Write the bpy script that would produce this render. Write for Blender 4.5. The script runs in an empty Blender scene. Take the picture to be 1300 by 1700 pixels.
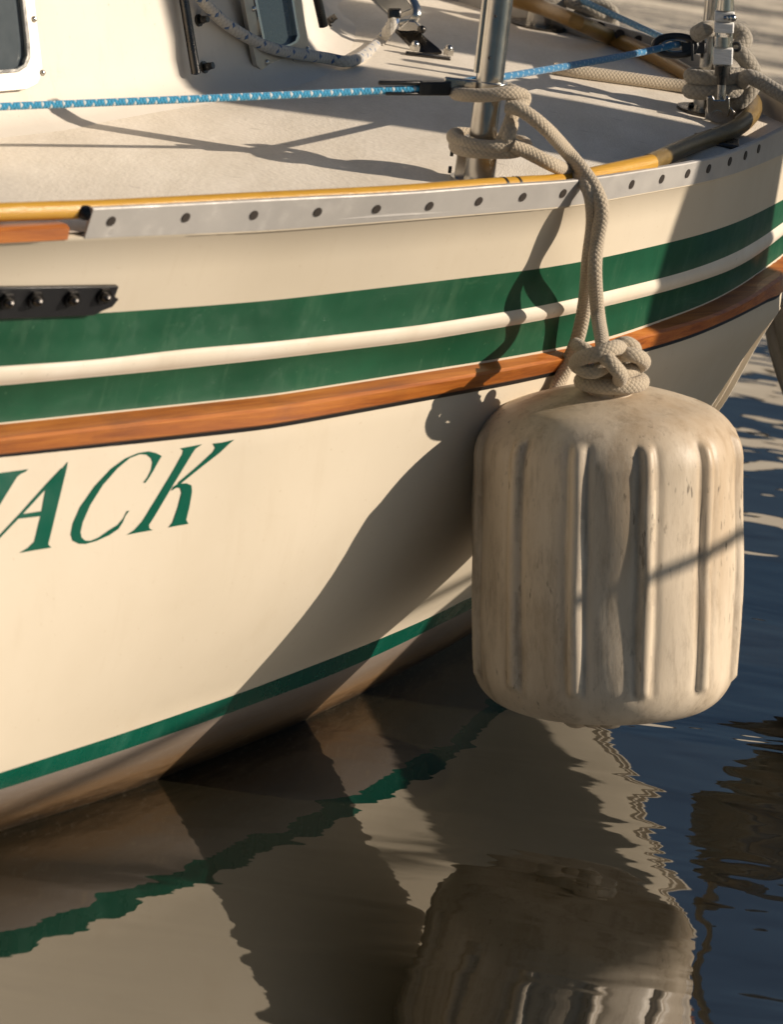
import bpy, bmesh, math, random
import numpy as np
from mathutils import Vector, Matrix
from mathutils.bvhtree import BVHTree
from mathutils.geometry import delaunay_2d_cdt
random.seed(7); rng = np.random.default_rng(5)
sc = bpy.context.scene
COL = sc.collection

# ------------------------------------------------------------------ camera, sky, sun, exposure
TH = math.radians(15); RO = math.atan(.15); FPX = 9000.
CAM = np.array([0, 0, 2.05])
Fw = np.array([0, math.cos(TH), -math.sin(TH)])
u0 = np.array([0, math.sin(TH), math.cos(TH)]); r0 = np.array([1., 0, 0])
Up = math.cos(RO)*u0 - math.sin(RO)*r0; Rt = math.cos(RO)*r0 + math.sin(RO)*u0
cam = bpy.data.objects.new('camera', bpy.data.cameras.new('camera')); COL.objects.link(cam)
m = Matrix(((Rt[0], Up[0], -Fw[0], CAM[0]), (Rt[1], Up[1], -Fw[1], CAM[1]), (Rt[2], Up[2], -Fw[2], CAM[2]), (0, 0, 0, 1)))
cam.matrix_world = m
cam.data.sensor_fit = 'VERTICAL'; cam.data.sensor_height = 36; cam.data.sensor_width = 36
cam.data.lens = FPX/1700*36
cam.data.clip_start = .1; cam.data.clip_end = 6000
cam.data.dof.use_dof = True; cam.data.dof.focus_distance = 6.95; cam.data.dof.aperture_fstop = 9
sc.camera = cam
SUN_AZ = math.radians(-179); SUN_EL = math.radians(26)     # direction the light travels, and its height
L = Vector((math.cos(SUN_AZ)*math.cos(SUN_EL), math.sin(SUN_AZ)*math.cos(SUN_EL), -math.sin(SUN_EL)))
w = bpy.data.worlds.new('World'); sc.world = w; w.use_nodes = True
nt = w.node_tree; bg = nt.nodes['Background']
sky = nt.nodes.new('ShaderNodeTexSky'); sky.sky_type = 'NISHITA'; sky.sun_disc = False
sky.sun_elevation = SUN_EL; sky.sun_rotation = math.atan2(-L.x, -L.y)
sky.dust_density = .7; sky.ozone_density = 1.4
tint = nt.nodes.new('ShaderNodeMix'); tint.data_type = 'RGBA'; tint.blend_type = 'MULTIPLY'; tint.inputs[0].default_value = 1; tint.inputs[7].default_value = (.93, 1.0, 1.04, 1)
nt.links.new(sky.outputs[0], tint.inputs[6]); nt.links.new(tint.outputs[2], bg.inputs[0]); bg.inputs[1].default_value = .05*.78
sun = bpy.data.objects.new('sun', bpy.data.lights.new('sun', 'SUN')); COL.objects.link(sun)
sun.data.energy = 5.0; sun.data.angle = math.radians(.5); sun.data.color = (1, .87, .72)
sun.rotation_euler = L.to_track_quat('-Z', 'Y').to_euler()
sc.view_settings.view_transform = 'Standard'; sc.view_settings.look = 'None'
sc.view_settings.exposure = 0.13; sc.view_settings.gamma = 1

# ------------------------------------------------------------------ helpers
def ray(x, y): return Fw*FPX + Rt*(x-650) + Up*(850-y)
def atz(x, y, z):
    d = ray(x, y); return CAM + d*(z-CAM[2])/d[2]
def aty(x, y, Y):
    d = ray(x, y); return CAM + d*(Y/d[1])
def onplane(x, y, P0, n):
    d = ray(x, y); return CAM + d*(((P0-CAM)@n)/(d@n))
def I(pts):
    X = [p[0] for p in pts]; Yv = [p[1] for p in pts]
    return lambda x: float(np.interp(x, X, Yv))
WLOC = {}
def link(name, data, parent, loc):
    o = bpy.data.objects.new(name, data); COL.objects.link(o); o.location = loc
    WLOC[o.name] = Vector(loc)
    if parent:
        o.parent = parent; o.matrix_parent_inverse = Matrix.Translation(-WLOC[parent.name])
        # nested offsets: parent's own world place equals WLOC
    return o
def thing(name, label, cat, loc=(0, 0, 0), group=None):
    o = link(name, None, None, loc); o.empty_display_size = .05
    return tag(o, label, cat, group)
def tag(o, label=None, cat=None, group=None, kind=None):
    for k, v in (('label', label), ('category', cat), ('group', group), ('kind', kind)):
        if v: o[k] = v
    return o
def obj(name, V, Fc, mat, parent=None, uv=None, midx=None, sharp=35, bevel=0, smooth=True):
    V = [Vector(v) for v in V]
    c = sum(V, Vector())/len(V)
    me = bpy.data.meshes.new(name); me.from_pydata([v-c for v in V], [], Fc)
    mats = mat if isinstance(mat, (list, tuple)) else [mat]
    for q in mats: me.materials.append(q)
    if midx: me.polygons.foreach_set('material_index', midx)
    if uv:
        ul = me.uv_layers.new(name='UVMap')
        for p in me.polygons:
            for k, li in enumerate(p.loop_indices): ul.data[li].uv = uv[p.index][k]
    me.validate(); me.update()
    bm = bmesh.new(); bm.from_mesh(me); bmesh.ops.recalc_face_normals(bm, faces=bm.faces); bm.to_mesh(me); bm.free()
    if smooth:
        me.shade_smooth(); me.set_sharp_from_angle(angle=math.radians(sharp))
    o = link(name, me, parent, c)
    if bevel:
        b = o.modifiers.new('bevel', 'BEVEL'); b.width = bevel; b.segments = 2; b.limit_method = 'ANGLE'; b.angle_limit = math.radians(40)
        b.harden_normals = False
    return o
class MB:
    def __init__(s): s.V = []; s.F = []; s.uv = []; s.mi = []; s.m = 0
    def add(s, V, F, uv=None):
        n = len(s.V); s.V += [Vector(v) for v in V]; s.F += [tuple(i+n for i in f) for f in F]
        s.uv += uv if uv else [[(0, 0)]*len(f) for f in F]; s.mi += [s.m]*len(F); return s
    def box(s, c, X, Y, Z, sx, sy, sz):
        c = Vector(c); X = Vector(X).normalized()*sx/2; Y = Vector(Y).normalized()*sy/2; Z = Vector(Z).normalized()*sz/2
        V = [c+a*X+b*Y+d*Z for a in (-1, 1) for b in (-1, 1) for d in (-1, 1)]
        return s.add(V, [(0, 1, 3, 2), (4, 6, 7, 5), (0, 4, 5, 1), (2, 3, 7, 6), (0, 2, 6, 4), (1, 5, 7, 3)])
    def tube(s, pts, r, seg=14, caps=True, closed=False, flat=1.0):
        pts = [Vector(p) for p in pts]; n = len(pts); rr = r if hasattr(r, '__len__') else [r]*n
        tang = [(pts[min(i+1, n-1)]-pts[max(i-1, 0)]).normalized() if not closed else (pts[(i+1) % n]-pts[i-1]).normalized() for i in range(n)]
        t0 = tang[0]; a = Vector((0, 0, 1)) if abs(t0.z) < .9 else Vector((1, 0, 0))
        nrm = (a - t0*a.dot(t0)).normalized(); V = []; F = []; uv = []; ln = 0; us = []
        for i in range(n):
            t = tang[i]; nrm = (nrm - t*nrm.dot(t)).normalized(); b = t.cross(nrm)
            if i: ln += (pts[i]-pts[i-1]).length
            us.append(ln)
            for k in range(seg):
                th = 2*math.pi*k/seg; V.append(pts[i] + nrm*math.cos(th)*rr[i]*flat + b*math.sin(th)*rr[i])
        rng_ = n if closed else n-1
        for i in range(rng_):
            j = (i+1) % n
            for k in range(seg):
                k2 = (k+1) % seg
                F.append((i*seg+k, i*seg+k2, j*seg+k2, j*seg+k))
                ui = us[i]; uj = us[j] if j else ln+(pts[0]-pts[-1]).length
                uv.append([(ui, k/seg), (ui, (k+1)/seg), (uj, (k+1)/seg), (uj, k/seg)])
        if caps and not closed:
            for i, sg in ((0, -1), (n-1, 1)):
                V.append(pts[i]+tang[i]*sg*rr[i]*.35); c = len(V)-1
                for k in range(seg):
                    f = (c, i*seg+k, i*seg+(k+1) % seg)
                    F.append(f); uv.append([(us[i], 0)]*3)
        return s.add(V, F, uv)
    def cyl(s, a, b, r, seg=24, r2=None):
        a = Vector(a); b = Vector(b); r2 = r if r2 is None else r2
        t = (b-a).normalized(); q = Vector((0, 0, 1)) if abs(t.z) < .9 else Vector((1, 0, 0))
        x = t.cross(q).normalized(); y = t.cross(x); V = []
        for p, rr in ((a, r), (b, r2)):
            for k in range(seg):
                th = 2*math.pi*k/seg; V.append(p+x*math.cos(th)*rr+y*math.sin(th)*rr)
        F = [(k, (k+1) % seg, seg+(k+1) % seg, seg+k) for k in range(seg)] + [tuple(range(seg))[::-1], tuple(range(seg, 2*seg))]
        return s.add(V, F)
    def sph(s, c, r, sx=(1, 1, 1), seg=12):
        c = Vector(c); V = []; F = []
        for i in range(1, seg//2):
            ph = math.pi*i/(seg//2)
            for k in range(seg):
                th = 2*math.pi*k/seg
                V.append(c+Vector((r*sx[0]*math.sin(ph)*math.cos(th), r*sx[1]*math.sin(ph)*math.sin(th), r*sx[2]*math.cos(ph))))
        nr = seg//2-1
        for i in range(nr-1):
            for k in range(seg): F.append((i*seg+k, i*seg+(k+1) % seg, (i+1)*seg+(k+1) % seg, (i+1)*seg+k))
        V += [c+Vector((0, 0, r*sx[2])), c-Vector((0, 0, r*sx[2]))]; t = len(V)-2
        for k in range(seg): F.append((t, (k+1) % seg, k)); F.append((t+1, (nr-1)*seg+k, (nr-1)*seg+(k+1) % seg))
        return s.add(V, F)
    def prism(s, P, off):
        P = [Vector(p) for p in P]; off = Vector(off); n = len(P)
        return s.add(P+[p+off for p in P], [tuple(range(n))[::-1], tuple(range(n, 2*n))]+[(k, (k+1) % n, n+(k+1) % n, n+k) for k in range(n)])
    def build(s, name, mat, parent=None, **k):
        return obj(name, s.V, s.F, mat, parent, uv=s.uv, midx=s.mi if isinstance(mat, (list, tuple)) else None, **k)
def spline(P, n=8, closed=False):
    P = [np.array(p, float) for p in P]; N = len(P); out = []
    rngi = N if closed else N-1
    for i in range(rngi):
        p0 = P[(i-1) % N] if (closed or i > 0) else 2*P[0]-P[1]; p1 = P[i]; p2 = P[(i+1) % N]
        p3 = P[(i+2) % N] if (closed or i+2 < N) else 2*P[-1]-P[-2]
        for k in range(n):
            t = k/n
            out.append(.5*((2*p1)+(-p0+p2)*t+(2*p0-5*p1+4*p2-p3)*t*t+(-p0+3*p1-3*p2+p3)*t**3))
    if not closed: out.append(P[-1])
    return [Vector(p) for p in out]
def resample(P, ts):
    P = np.array([np.array(p) for p in P]); d = np.r_[0, np.cumsum(np.linalg.norm(np.diff(P, axis=0), axis=1))]; d /= d[-1]
    return np.array([[np.interp(t, d, P[:, k]) for k in range(3)] for t in ts])

# ------------------------------------------------------------------ materials
def nm(name):
    M = bpy.data.materials.new(name); M.use_nodes = True; t = M.node_tree
    return M, t, t.nodes['Principled BSDF']
def N(t, ty, **k):
    n = t.nodes.new('ShaderNode'+ty)
    for a, v in k.items():
        if a.startswith('i_'):
            key = a[2:]; key = int(key) if key.isdigit() else key
            n.inputs[key].default_value = v
        else: setattr(n, a, v)
    return n
def mathn(t, op, a, b=None, c=None):
    n = N(t, 'Math', operation=op)
    for i, v in enumerate((a, b, c)):
        if v is None: continue
        if isinstance(v, (int, float)): n.inputs[i].default_value = v
        else: t.links.new(v, n.inputs[i])
    return n.outputs[0]
def noise(t, scale, detail=4, rough=.55, vec=None, dist=0):
    n = N(t, 'TexNoise'); n.inputs['Scale'].default_value = scale; n.inputs['Detail'].default_value = detail
    n.inputs['Roughness'].default_value = rough; n.inputs['Distortion'].default_value = dist
    if vec is not None: t.links.new(vec, n.inputs['Vector'])
    return n.outputs['Fac']
def ramp(t, fac, stops):
    r = N(t, 'ValToRGB'); e = r.color_ramp.elements
    while len(e) < len(stops): e.new(.5)
    for q, (p, c) in zip(e, stops): q.position = p; q.color = (*c, 1) if hasattr(c, '__len__') else (c, c, c, 1)
    t.links.new(fac, r.inputs[0]); return r.outputs[0]
def mix(t, fac, a, b, mode='MIX'):
    n = N(t, 'Mix', data_type='RGBA', blend_type=mode)
    for s_, v in ((n.inputs[0], fac), (n.inputs[6], a), (n.inputs[7], b)):
        if isinstance(v, (int, float)): s_.default_value = v
        elif isinstance(v, tuple): s_.default_value = (*v, 1) if len(v) == 3 else v
        else: t.links.new(v, s_)
    return n.outputs[2]
def geo(t, sx=1, sy=1, sz=1, rot=(0, 0, 0)):
    g = N(t, 'NewGeometry'); mp = N(t, 'Mapping'); mp.inputs['Scale'].default_value = (sx, sy, sz); mp.inputs['Rotation'].default_value = rot
    t.links.new(g.outputs['Position'], mp.inputs[0]); return mp.outputs[0]
def bump(t, b, h, dist=.001, strength=1):
    n = N(t, 'Bump'); n.inputs['Distance'].default_value = dist; n.inputs['Strength'].default_value = strength
    t.links.new(h, n.inputs['Height']); t.links.new(n.outputs[0], b.inputs['Normal'])
def setb(b, col=None, rough=None, metal=None, **k):
    if col is not None: b.inputs['Base Color'].default_value = (*col, 1)
    if rough is not None: b.inputs['Roughness'].default_value = rough
    if metal is not None: b.inputs['Metallic'].default_value = metal
    for a, v in k.items(): b.inputs[a.replace('_', ' ')].default_value = v
def paint(name, col, col2, rough=.25, scale=6, streak=0, dirt=None, coat=0, spec=.5):
    M, t, b = nm(name); setb(b, col, rough); g = geo(t)
    c = mix(t, ramp(t, noise(t, scale, 6, .6, g), [(.35, 0.), (.7, 1.)]), col, col2)
    if dirt:
        g2 = geo(t, 9, 9, 2.2)
        f = ramp(t, noise(t, 2.2, 7, .65, g2), [(.56, 0.), (.8, 1.)])
        c = mix(t, mathn(t, 'MULTIPLY', f, dirt[1]), c, dirt[0])
        g3 = geo(t, 34, 34, 1.6); f3 = ramp(t, noise(t, 1.3, 6, .7, g3), [(.60, 0.), (.78, 1.)]); c = mix(t, mathn(t, 'MULTIPLY', f3, dirt[1]*.9), c, dirt[0])
        sc3 = ramp(t, noise(t, 3.5, 9, .78, geo(t, 1, 1, 3.5), 1.2), [(.60, 0.), (.70, 1.)]); c = mix(t, mathn(t, 'MULTIPLY', sc3, dirt[1]*.8), c, dirt[0])
        sp = ramp(t, noise(t, 140, 2, .5, g), [(.70, 0.), (.76, 1.)])
        c = mix(t, mathn(t, 'MULTIPLY', sp, .35), c, dirt[0])
    t.links.new(c, b.inputs['Base Color'])
    t.links.new(ramp(t, noise(t, 18, 5, .6, g), [(.3, rough*.8), (.7, min(1, rough*1.35))]), b.inputs['Roughness'])
    b.inputs['Specular IOR Level'].default_value = spec
    if coat: b.inputs['Coat Weight'].default_value = coat; b.inputs['Coat Roughness'].default_value = .08
    bump(t, b, noise(t, 9, 3, .5, g), .0006, .35)
    return M
cream = paint('gelcoat_cream', (.66, .58, .455), (.62, .54, .415), .55, 4, dirt=((.50, .40, .27), .2), spec=.06)
stripew = paint('stripe_cream', (.78, .70, .58), (.70, .61, .48), .45, 9, dirt=((.4, .33, .24), .2), spec=.4)
green = paint('green_stripe', (.010, .070, .033), (.016, .095, .046), .38, 8, dirt=((.12, .22, .13), .35), spec=.18)
green2 = paint('green_boot_top', (.0, .085, .052), (.004, .11, .07), .25, 10, dirt=((.05, .2, .14), .4))
lettg = paint('green_lettering', (.0, .075, .045), (.002, .09, .055), .5, 10, spec=.05)
grease = paint('cabin_gelcoat', (.72, .665, .58), (.66, .60, .515), .55, 3, dirt=((.42, .36, .28), .3), spec=.25)
# scum line / antifouling under the boot top
M, t, b = nm('scum_band'); g = geo(t, 3, 3, 30); sep = N(t, 'SeparateXYZ'); gg = N(t, 'NewGeometry'); t.links.new(gg.outputs['Position'], sep.inputs[0])
hz = mathn(t, 'ADD', sep.outputs[2], mathn(t, 'MULTIPLY', mathn(t, 'SUBTRACT', noise(t, 3, 6, .7, g), .5), .05))
c = ramp(t, mathn(t, 'MULTIPLY', hz, 10), [(.0, (.03, .018, .008)), (.12, (.08, .042, .014)), (.28, (.21, .125, .06)), (.6, (.20, .15, .11)), (.95, (.25, .21, .18))])
c = mix(t, ramp(t, noise(t, 60, 5, .7, geo(t, 1, 1, 3)), [(.55, 0.), (.75, .5)]), c, (.32, .25, .17))
t.links.new(c, b.inputs['Base Color']); setb(b, rough=.4); bump(t, b, noise(t, 80, 4), .0008, .5); scum = M
# non-skid deck
M, t, b = nm('deck_nonskid'); setb(b, rough=.75); g = geo(t)
c = mix(t, ramp(t, noise(t, 5, 7, .7, geo(t, 3, 1, 1)), [(.35, 0.), (.68, 1.)]), (.88, .80, .68), (.74, .66, .54))
c = mix(t, ramp(t, noise(t, 260, 2, .5, g), [(.35, .0), (.65, .16)]), c, (.36, .31, .25))
c = mix(t, ramp(t, noise(t, 32, 3, .6, geo(t, .6, 2, 1)), [(.66, 0.), (.78, .5)]), c, (.30, .25, .19))
t.links.new(c, b.inputs['Base Color']); bump(t, b, mathn(t, 'ADD', noise(t, 420, 2), mathn(t, 'MULTIPLY', noise(t, 14, 3), .7)), .0012, .6); deckm = M
# varnished wood
M, t, b = nm('varnished_wood'); gg_ = N(t, 'NewGeometry'); vr = N(t, 'VectorRotate', rotation_type='Z_AXIS'); vr.inputs['Angle'].default_value = -.82; t.links.new(gg_.outputs['Position'], vr.inputs['Vector']); mpw = N(t, 'Mapping'); mpw.inputs['Scale'].default_value = (2.2, 42, 60); t.links.new(vr.outputs[0], mpw.inputs[0]); g = mpw.outputs[0]
v1 = noise(t, 1.6, 8, .7, g, .3); v2 = noise(t, 14, 4, .6, geo(t, 1, 1, 1))
c = ramp(t, v1, [(.25, (.16, .040, .006)), (.45, (.36, .10, .012)), (.6, (.50, .165, .025)), (.8, (.60, .24, .05))])
c = mix(t, ramp(t, v2, [(.5, 0.), (.75, .5)]), c, (.20, .06, .015))
t.links.new(c, b.inputs['Base Color']); setb(b, rough=.45); b.inputs['Coat Weight'].default_value = .12; bump(t, b, v1, .0012, .5); wood = M
# metals
def metal(name, c1, c2, r, sc_=20, met=1.0):
    M, t, b = nm(name); g = geo(t)
    t.links.new(mix(t, ramp(t, noise(t, sc_, 5, .6, g), [(.35, 0.), (.7, 1.)]), c1, c2), b.inputs['Base Color'])
    setb(b, metal=met); t.links.new(ramp(t, noise(t, sc_*3, 4, .6, g), [(.3, r*.7), (.7, r*1.3)]), b.inputs['Roughness'])
    bump(t, b, noise(t, 150, 3), .0002, .4); return M
alu = metal('toe_rail_aluminium', (.50, .475, .44), (.44, .42, .395), .55, 9, .3)
steel = metal('stainless_steel', (.62, .60, .56), (.50, .47, .42), .2)
darkst = metal('dark_steel', (.10, .095, .09), (.06, .055, .05), .3)
alup = metal('brushed_window_frame', (.50, .47, .42), (.40, .37, .33), .4, 20, .7)
M, t, b = nm('black_plastic'); setb(b, (.012, .012, .013), .35); bump(t, b, noise(t, 60, 4), .0005, .3); black = M
M, t, b = nm('hole_dark'); t.links.new(mix(t, noise(t, 200, 2), (.015, .012, .01), (.05, .035, .025)), b.inputs['Base Color']); setb(b, rough=.6); hole = M
M, t, b = nm('white_tape'); t.links.new(mix(t, noise(t, 60, 4, .6, geo(t, 1, 1, 6)), (.88, .87, .84), (.74, .72, .68)), b.inputs['Base Color']); setb(b, rough=.6); bump(t, b, noise(t, 30, 3, .6, geo(t, 1, 1, 12)), .002, .7); tape = M
M, t, b = nm('dark_window_glass'); setb(b, (.035, .042, .05), .06); b.inputs['Coat Weight'].default_value = .6
t.links.new(mix(t, noise(t, 7, 4), (.06, .075, .085), (.10, .115, .125)), b.inputs['Base Color']); glass = M
# hose
def hosem(name, c1, c2):
    M, t, b = nm(name); t.links.new(mix(t, ramp(t, noise(t, 22, 6, .65), [(.35, 0.), (.65, 1.)]), c1, c2), b.inputs['Base Color']); setb(b, rough=.38)
    bump(t, b, noise(t, 40, 3), .001, .4); return M
hosey = hosem('yellow_hose', (.62, .34, .035), (.50, .26, .03))
hose_k = hosem('shaded_hose', (.24, .155, .045), (.15, .095, .03))  # same yellow hose where it lies in shade, the shade put into its colour
# ropes
def ropem(name, c1, c2, pitch, nst, fleck=None, fr=.5, depth=.0012, rough=.85, fuzz=.35):
    M, t, b = nm(name); uv = N(t, 'UVMap'); s = N(t, 'SeparateXYZ'); t.links.new(uv.outputs[0], s.inputs[0])
    U_, V_ = s.outputs[0], s.outputs[1]
    pu = mathn(t, 'MULTIPLY', U_, 1/pitch); pv = mathn(t, 'MULTIPLY', V_, nst)
    a = mathn(t, 'ADD', pu, pv); c_ = mathn(t, 'SUBTRACT', pu, pv)
    sa = mathn(t, 'ABSOLUTE', mathn(t, 'SINE', mathn(t, 'MULTIPLY', a, math.pi)))
    sb = mathn(t, 'ABSOLUTE', mathn(t, 'SINE', mathn(t, 'MULTIPLY', c_, math.pi)))
    h = mathn(t, 'POWER', mathn(t, 'MULTIPLY', sa, sb), .6)
    col = mix(t, noise(t, 60, 6, .7), c1, c2)
    if fleck:
        ck = N(t, 'TexWhiteNoise', noise_dimensions='2D'); cb = N(t, 'CombineXYZ')
        t.links.new(mathn(t, 'FLOOR', a), cb.inputs[0]); t.links.new(mathn(t, 'FLOOR', mathn(t, 'MULTIPLY', c_, 1.)), cb.inputs[1]) if fr < 1 else None
        md = mathn(t, 'MODULO', mathn(t, 'ADD', mathn(t, 'FLOOR', a), 4000), fleck[1])
        f = mathn(t, 'LESS_THAN', md, fleck[2])
        if len(fleck) > 3:
            f = mathn(t, 'MULTIPLY', f, mathn(t, 'LESS_THAN', mathn(t, 'MODULO', mathn(t, 'ADD', mathn(t, 'FLOOR', c_), 4000), fleck[3]), fleck[4]))
        col = mix(t, f, col, fleck[0])
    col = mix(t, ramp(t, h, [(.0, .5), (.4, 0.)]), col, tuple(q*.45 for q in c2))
    t.links.new(col, b.inputs['Base Color']); setb(b, rough=rough)
    hh = mathn(t, 'ADD', h, mathn(t, 'MULTIPLY', noise(t, 500, 3), fuzz))
    bump(t, b, hh, depth, 1); b.inputs['Sheen Weight'].default_value = .3
    return M
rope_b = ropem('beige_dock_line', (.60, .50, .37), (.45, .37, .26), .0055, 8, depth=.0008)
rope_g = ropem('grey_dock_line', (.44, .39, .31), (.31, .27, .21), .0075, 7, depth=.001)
rope_blue = ropem('blue_line', (.04, .36, .58), (.03, .27, .5), .0046, 3, fleck=((.62, .68, .68), 3, 1, 2, 1), depth=.0006, fuzz=.2)
rope_blue2 = ropem('blue_speckled_line', (.03, .24, .46), (.02, .17, .36), .004, 5, fleck=((.45, .55, .6), 5, 1, 2, 1), depth=.0006, fuzz=.2)
rope_w = ropem('white_sheet_blue_fleck', (.62, .58, .51), (.50, .46, .40), .008, 5, fleck=((.06, .13, .28), 5, 1, 2, 1), depth=.0008)
rope_k = ropem('dark_olive_cover', (.10, .075, .035), (.16, .12, .055), .004, 6, depth=.0003, rough=.5)
# fender vinyl
def fenderm(name, c1, c2, c3, base):
    M, t, b = nm(name); setb(b, rough=.5); tc = N(t, 'TexCoord')
    mp = N(t, 'Mapping'); mp.inputs['Scale'].default_value = (1, 1, .22); t.links.new(tc.outputs['Object'], mp.inputs[0])
    mp2 = N(t, 'Mapping'); mp2.inputs['Scale'].default_value = (1.15, 1.15, .28); t.links.new(tc.outputs['Object'], mp2.inputs[0])
    c = mix(t, ramp(t, noise(t, 13, 8, .68, mp.outputs[0]), [(.36, 0.), (.66, 1.)]), c1, c2)
    c = mix(t, ramp(t, noise(t, 30, 9, .78, mp.outputs[0], .1), [(.50, 0.), (.70, .75)]), c, c3)
    c = mix(t, ramp(t, noise(t, 9, 6, .6, mp2.outputs[0]), [(.48, 0.), (.72, .6)]), c, (.38, .25, .13))
    sp = ramp(t, noise(t, 150, 3, .5, mp2.outputs[0]), [(.64, 0.), (.72, .8)])
    sp2 = ramp(t, noise(t, 7, 4, .6, tc.outputs['Object']), [(.42, 0.), (.6, 1.)])
    c = mix(t, mathn(t, 'MULTIPLY', sp, sp2), c, (.085, .062, .04))
    att = N(t, 'Attribute', attribute_name='groove')
    c = mix(t, mathn(t, 'MULTIPLY', att.outputs['Fac'], ramp(t, noise(t, 30, 6, .7, mp2.outputs[0]), [(.38, .05), (.62, .55)])), c, (.13, .095, .065))
    t.links.new(c, b.inputs['Base Color'])
    t.links.new(ramp(t, noise(t, 20, 5, .7, mp2.outputs[0]), [(.3, .33), (.7, .62)]), b.inputs['Roughness'])
    bump(t, b, mathn(t, 'ADD', noise(t, 26, 7, .65, mp2.outputs[0]), mathn(t, 'MULTIPLY', noise(t, 5, 3, .5, tc.outputs['Object']), .5)), .0016, .6)
    return M
fend = fenderm('dirty_white_vinyl', (.70, .59, .45), (.56, .455, .325), (.25, .185, .12), None)
fend_d = fenderm('grey_vinyl', (.24, .23, .21), (.18, .175, .155), (.09, .08, .065), None)
M, t, b = nm('pile_timber'); g = geo(t, 1, 1, .12); v = noise(t, 22, 8, .7, g)
t.links.new(ramp(t, v, [(.3, (.05, .035, .02)), (.6, (.17, .12, .075)), (.8, (.26, .2, .13))]), b.inputs['Base Color']); setb(b, rough=.85); bump(t, b, v, .01, .8); pile_m = M

# ------------------------------------------------------------------ water (one sheet out to the horizon)
M, t, b = nm('harbour_water')
g = N(t, 'NewGeometry'); pos = g.outputs['Position']
def mapped(sx, sy, rz=0):
    mp = N(t, 'Mapping'); mp.inputs['Scale'].default_value = (sx, sy, 1); mp.inputs['Rotation'].default_value = (0, 0, rz); t.links.new(pos, mp.inputs[0]); return mp.outputs[0]
sp = N(t, 'SeparateXYZ'); t.links.new(pos, sp.inputs[0])
# calm close under the hull, livelier out in the open water
d1 = mathn(t, 'ADD', mathn(t, 'MULTIPLY', sp.outputs[0], 1.0), mathn(t, 'MULTIPLY', mathn(t, 'SUBTRACT', sp.outputs[1], 6.0), .12))
open_ = N(t, 'MapRange', interpolation_type='SMOOTHSTEP'); open_.inputs[1].default_value = .27; open_.inputs[2].default_value = .5; t.links.new(d1, open_.inputs[0])
far_ = N(t, 'MapRange', interpolation_type='SMOOTHSTEP'); far_.inputs[1].default_value = 9; far_.inputs[2].default_value = 11; t.links.new(sp.outputs[1], far_.inputs[0])
op = mathn(t, 'MAXIMUM', open_.outputs[0], far_.outputs[0])
fine = noise(t, 1, 3, .5, mapped(3.6, 11, .1), .3)
med = noise(t, 1, 2, .5, mapped(2.6, 6, .25), .6)
big = noise(t, 1, 3, .5, mapped(1.3, 3.2, -.1), .8)
h = mathn(t, 'ADD', mathn(t, 'MULTIPLY', fine, .00055), mathn(t, 'MULTIPLY', med, .0026))
h2 = mathn(t, 'ADD', mathn(t, 'MULTIPLY', noise(t, 1, 1.2, .45, mapped(2.4, 3.6, .4), 1.8), .0034), mathn(t, 'MULTIPLY', big, .0065))
h = mathn(t, 'ADD', h, mathn(t, 'MULTIPLY', h2, op))
h = mathn(t, 'ADD', h, mathn(t, 'MULTIPLY', mathn(t, 'MULTIPLY', noise(t, 1, 4, .6, mapped(1.3, 4.6, -.1), .8), .055), far_.outputs[0]))
bn = N(t, 'Bump'); bn.inputs['Distance'].default_value = 1; bn.inputs['Strength'].default_value = 1; t.links.new(h, bn.inputs['Height']); t.links.new(bn.outputs[0], b.inputs['Normal'])
setb(b, (.010, .009, .005), .0, IOR=2.5)
water = M
MB().add([(-3000, -3000, 0), (3000, -3000, 0), (3000, 3000, 0), (-3000, 3000, 0)], [(0, 1, 2, 3)]).build('water', water, smooth=False)['kind'] = 'structure'
bed_m = paint('sea_bed_silt', (.03, .028, .018), (.02, .018, .012), .9)
MB().add([(-3000, -3000, -3), (3000, -3000, -3), (3000, 3000, -3), (-3000, 3000, -3)], [(0, 1, 2, 3)]).build('ground', bed_m, smooth=False)['kind'] = 'structure'

# ------------------------------------------------------------------ hull curves, read as real heights along the bow
zrb = I([(-60, .484), (0, .485), (400, .492), (700, .504), (900, .509), (1100, .514), (1300, .53)])
hstr = I([(0, .262), (850, .24), (1100, .222), (1300, .195)])
zrt = lambda x: zrb(x)+.0285
zt = lambda x: zrt(x)+hstr(x)
rail_t = I([(-60, 352), (0, 350), (150, 345), (300, 338), (450, 330), (600, 323), (700, 317.5), (823, 307), (958, 299), (1010, 291), (1100, 276.5), (1180, 263.5), (1247, 241), (1300, 212)])
rail_b = I([(-60, 405), (138, 395), (450, 381), (700, 361), (958, 340), (1011, 329), (1176, 300), (1243, 280), (1300, 253)])
g1t = I([(-60, 529), (0, 526), (149, 521), (311, 510), (450, 499), (700, 470), (900, 446), (1003, 428), (1162, 391), (1243, 364), (1300, 332)])
g1b = I([(-60, 613), (0, 608), (156, 598), (311, 579), (450, 568), (700, 540), (900, 508), (1003, 485), (1143, 451), (1243, 413), (1300, 370)])
stb = I([(-60, 645), (0, 640), (250, 617), (450, 596), (700, 566), (900, 532), (1005, 509), (1130, 478), (1243, 440), (1300, 391)])
rubt = I([(-60, 708), (0, 702), (450, 655), (850, 592), (1009, 562), (1108, 527), (1150, 513), (1189, 498), (1250, 462), (1300, 422)])
ridge = I([(-60, 735), (0, 729), (450, 679), (850, 611), (1000, 580), (1099, 548), (1147, 537), (1216, 513), (1270, 482), (1300, 458)])
rubb = I([(-60, 761), (0, 755), (450, 706), (850, 633), (1000, 600), (1089, 574), (1146, 559), (1235, 520), (1268, 501), (1300, 484)])
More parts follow.
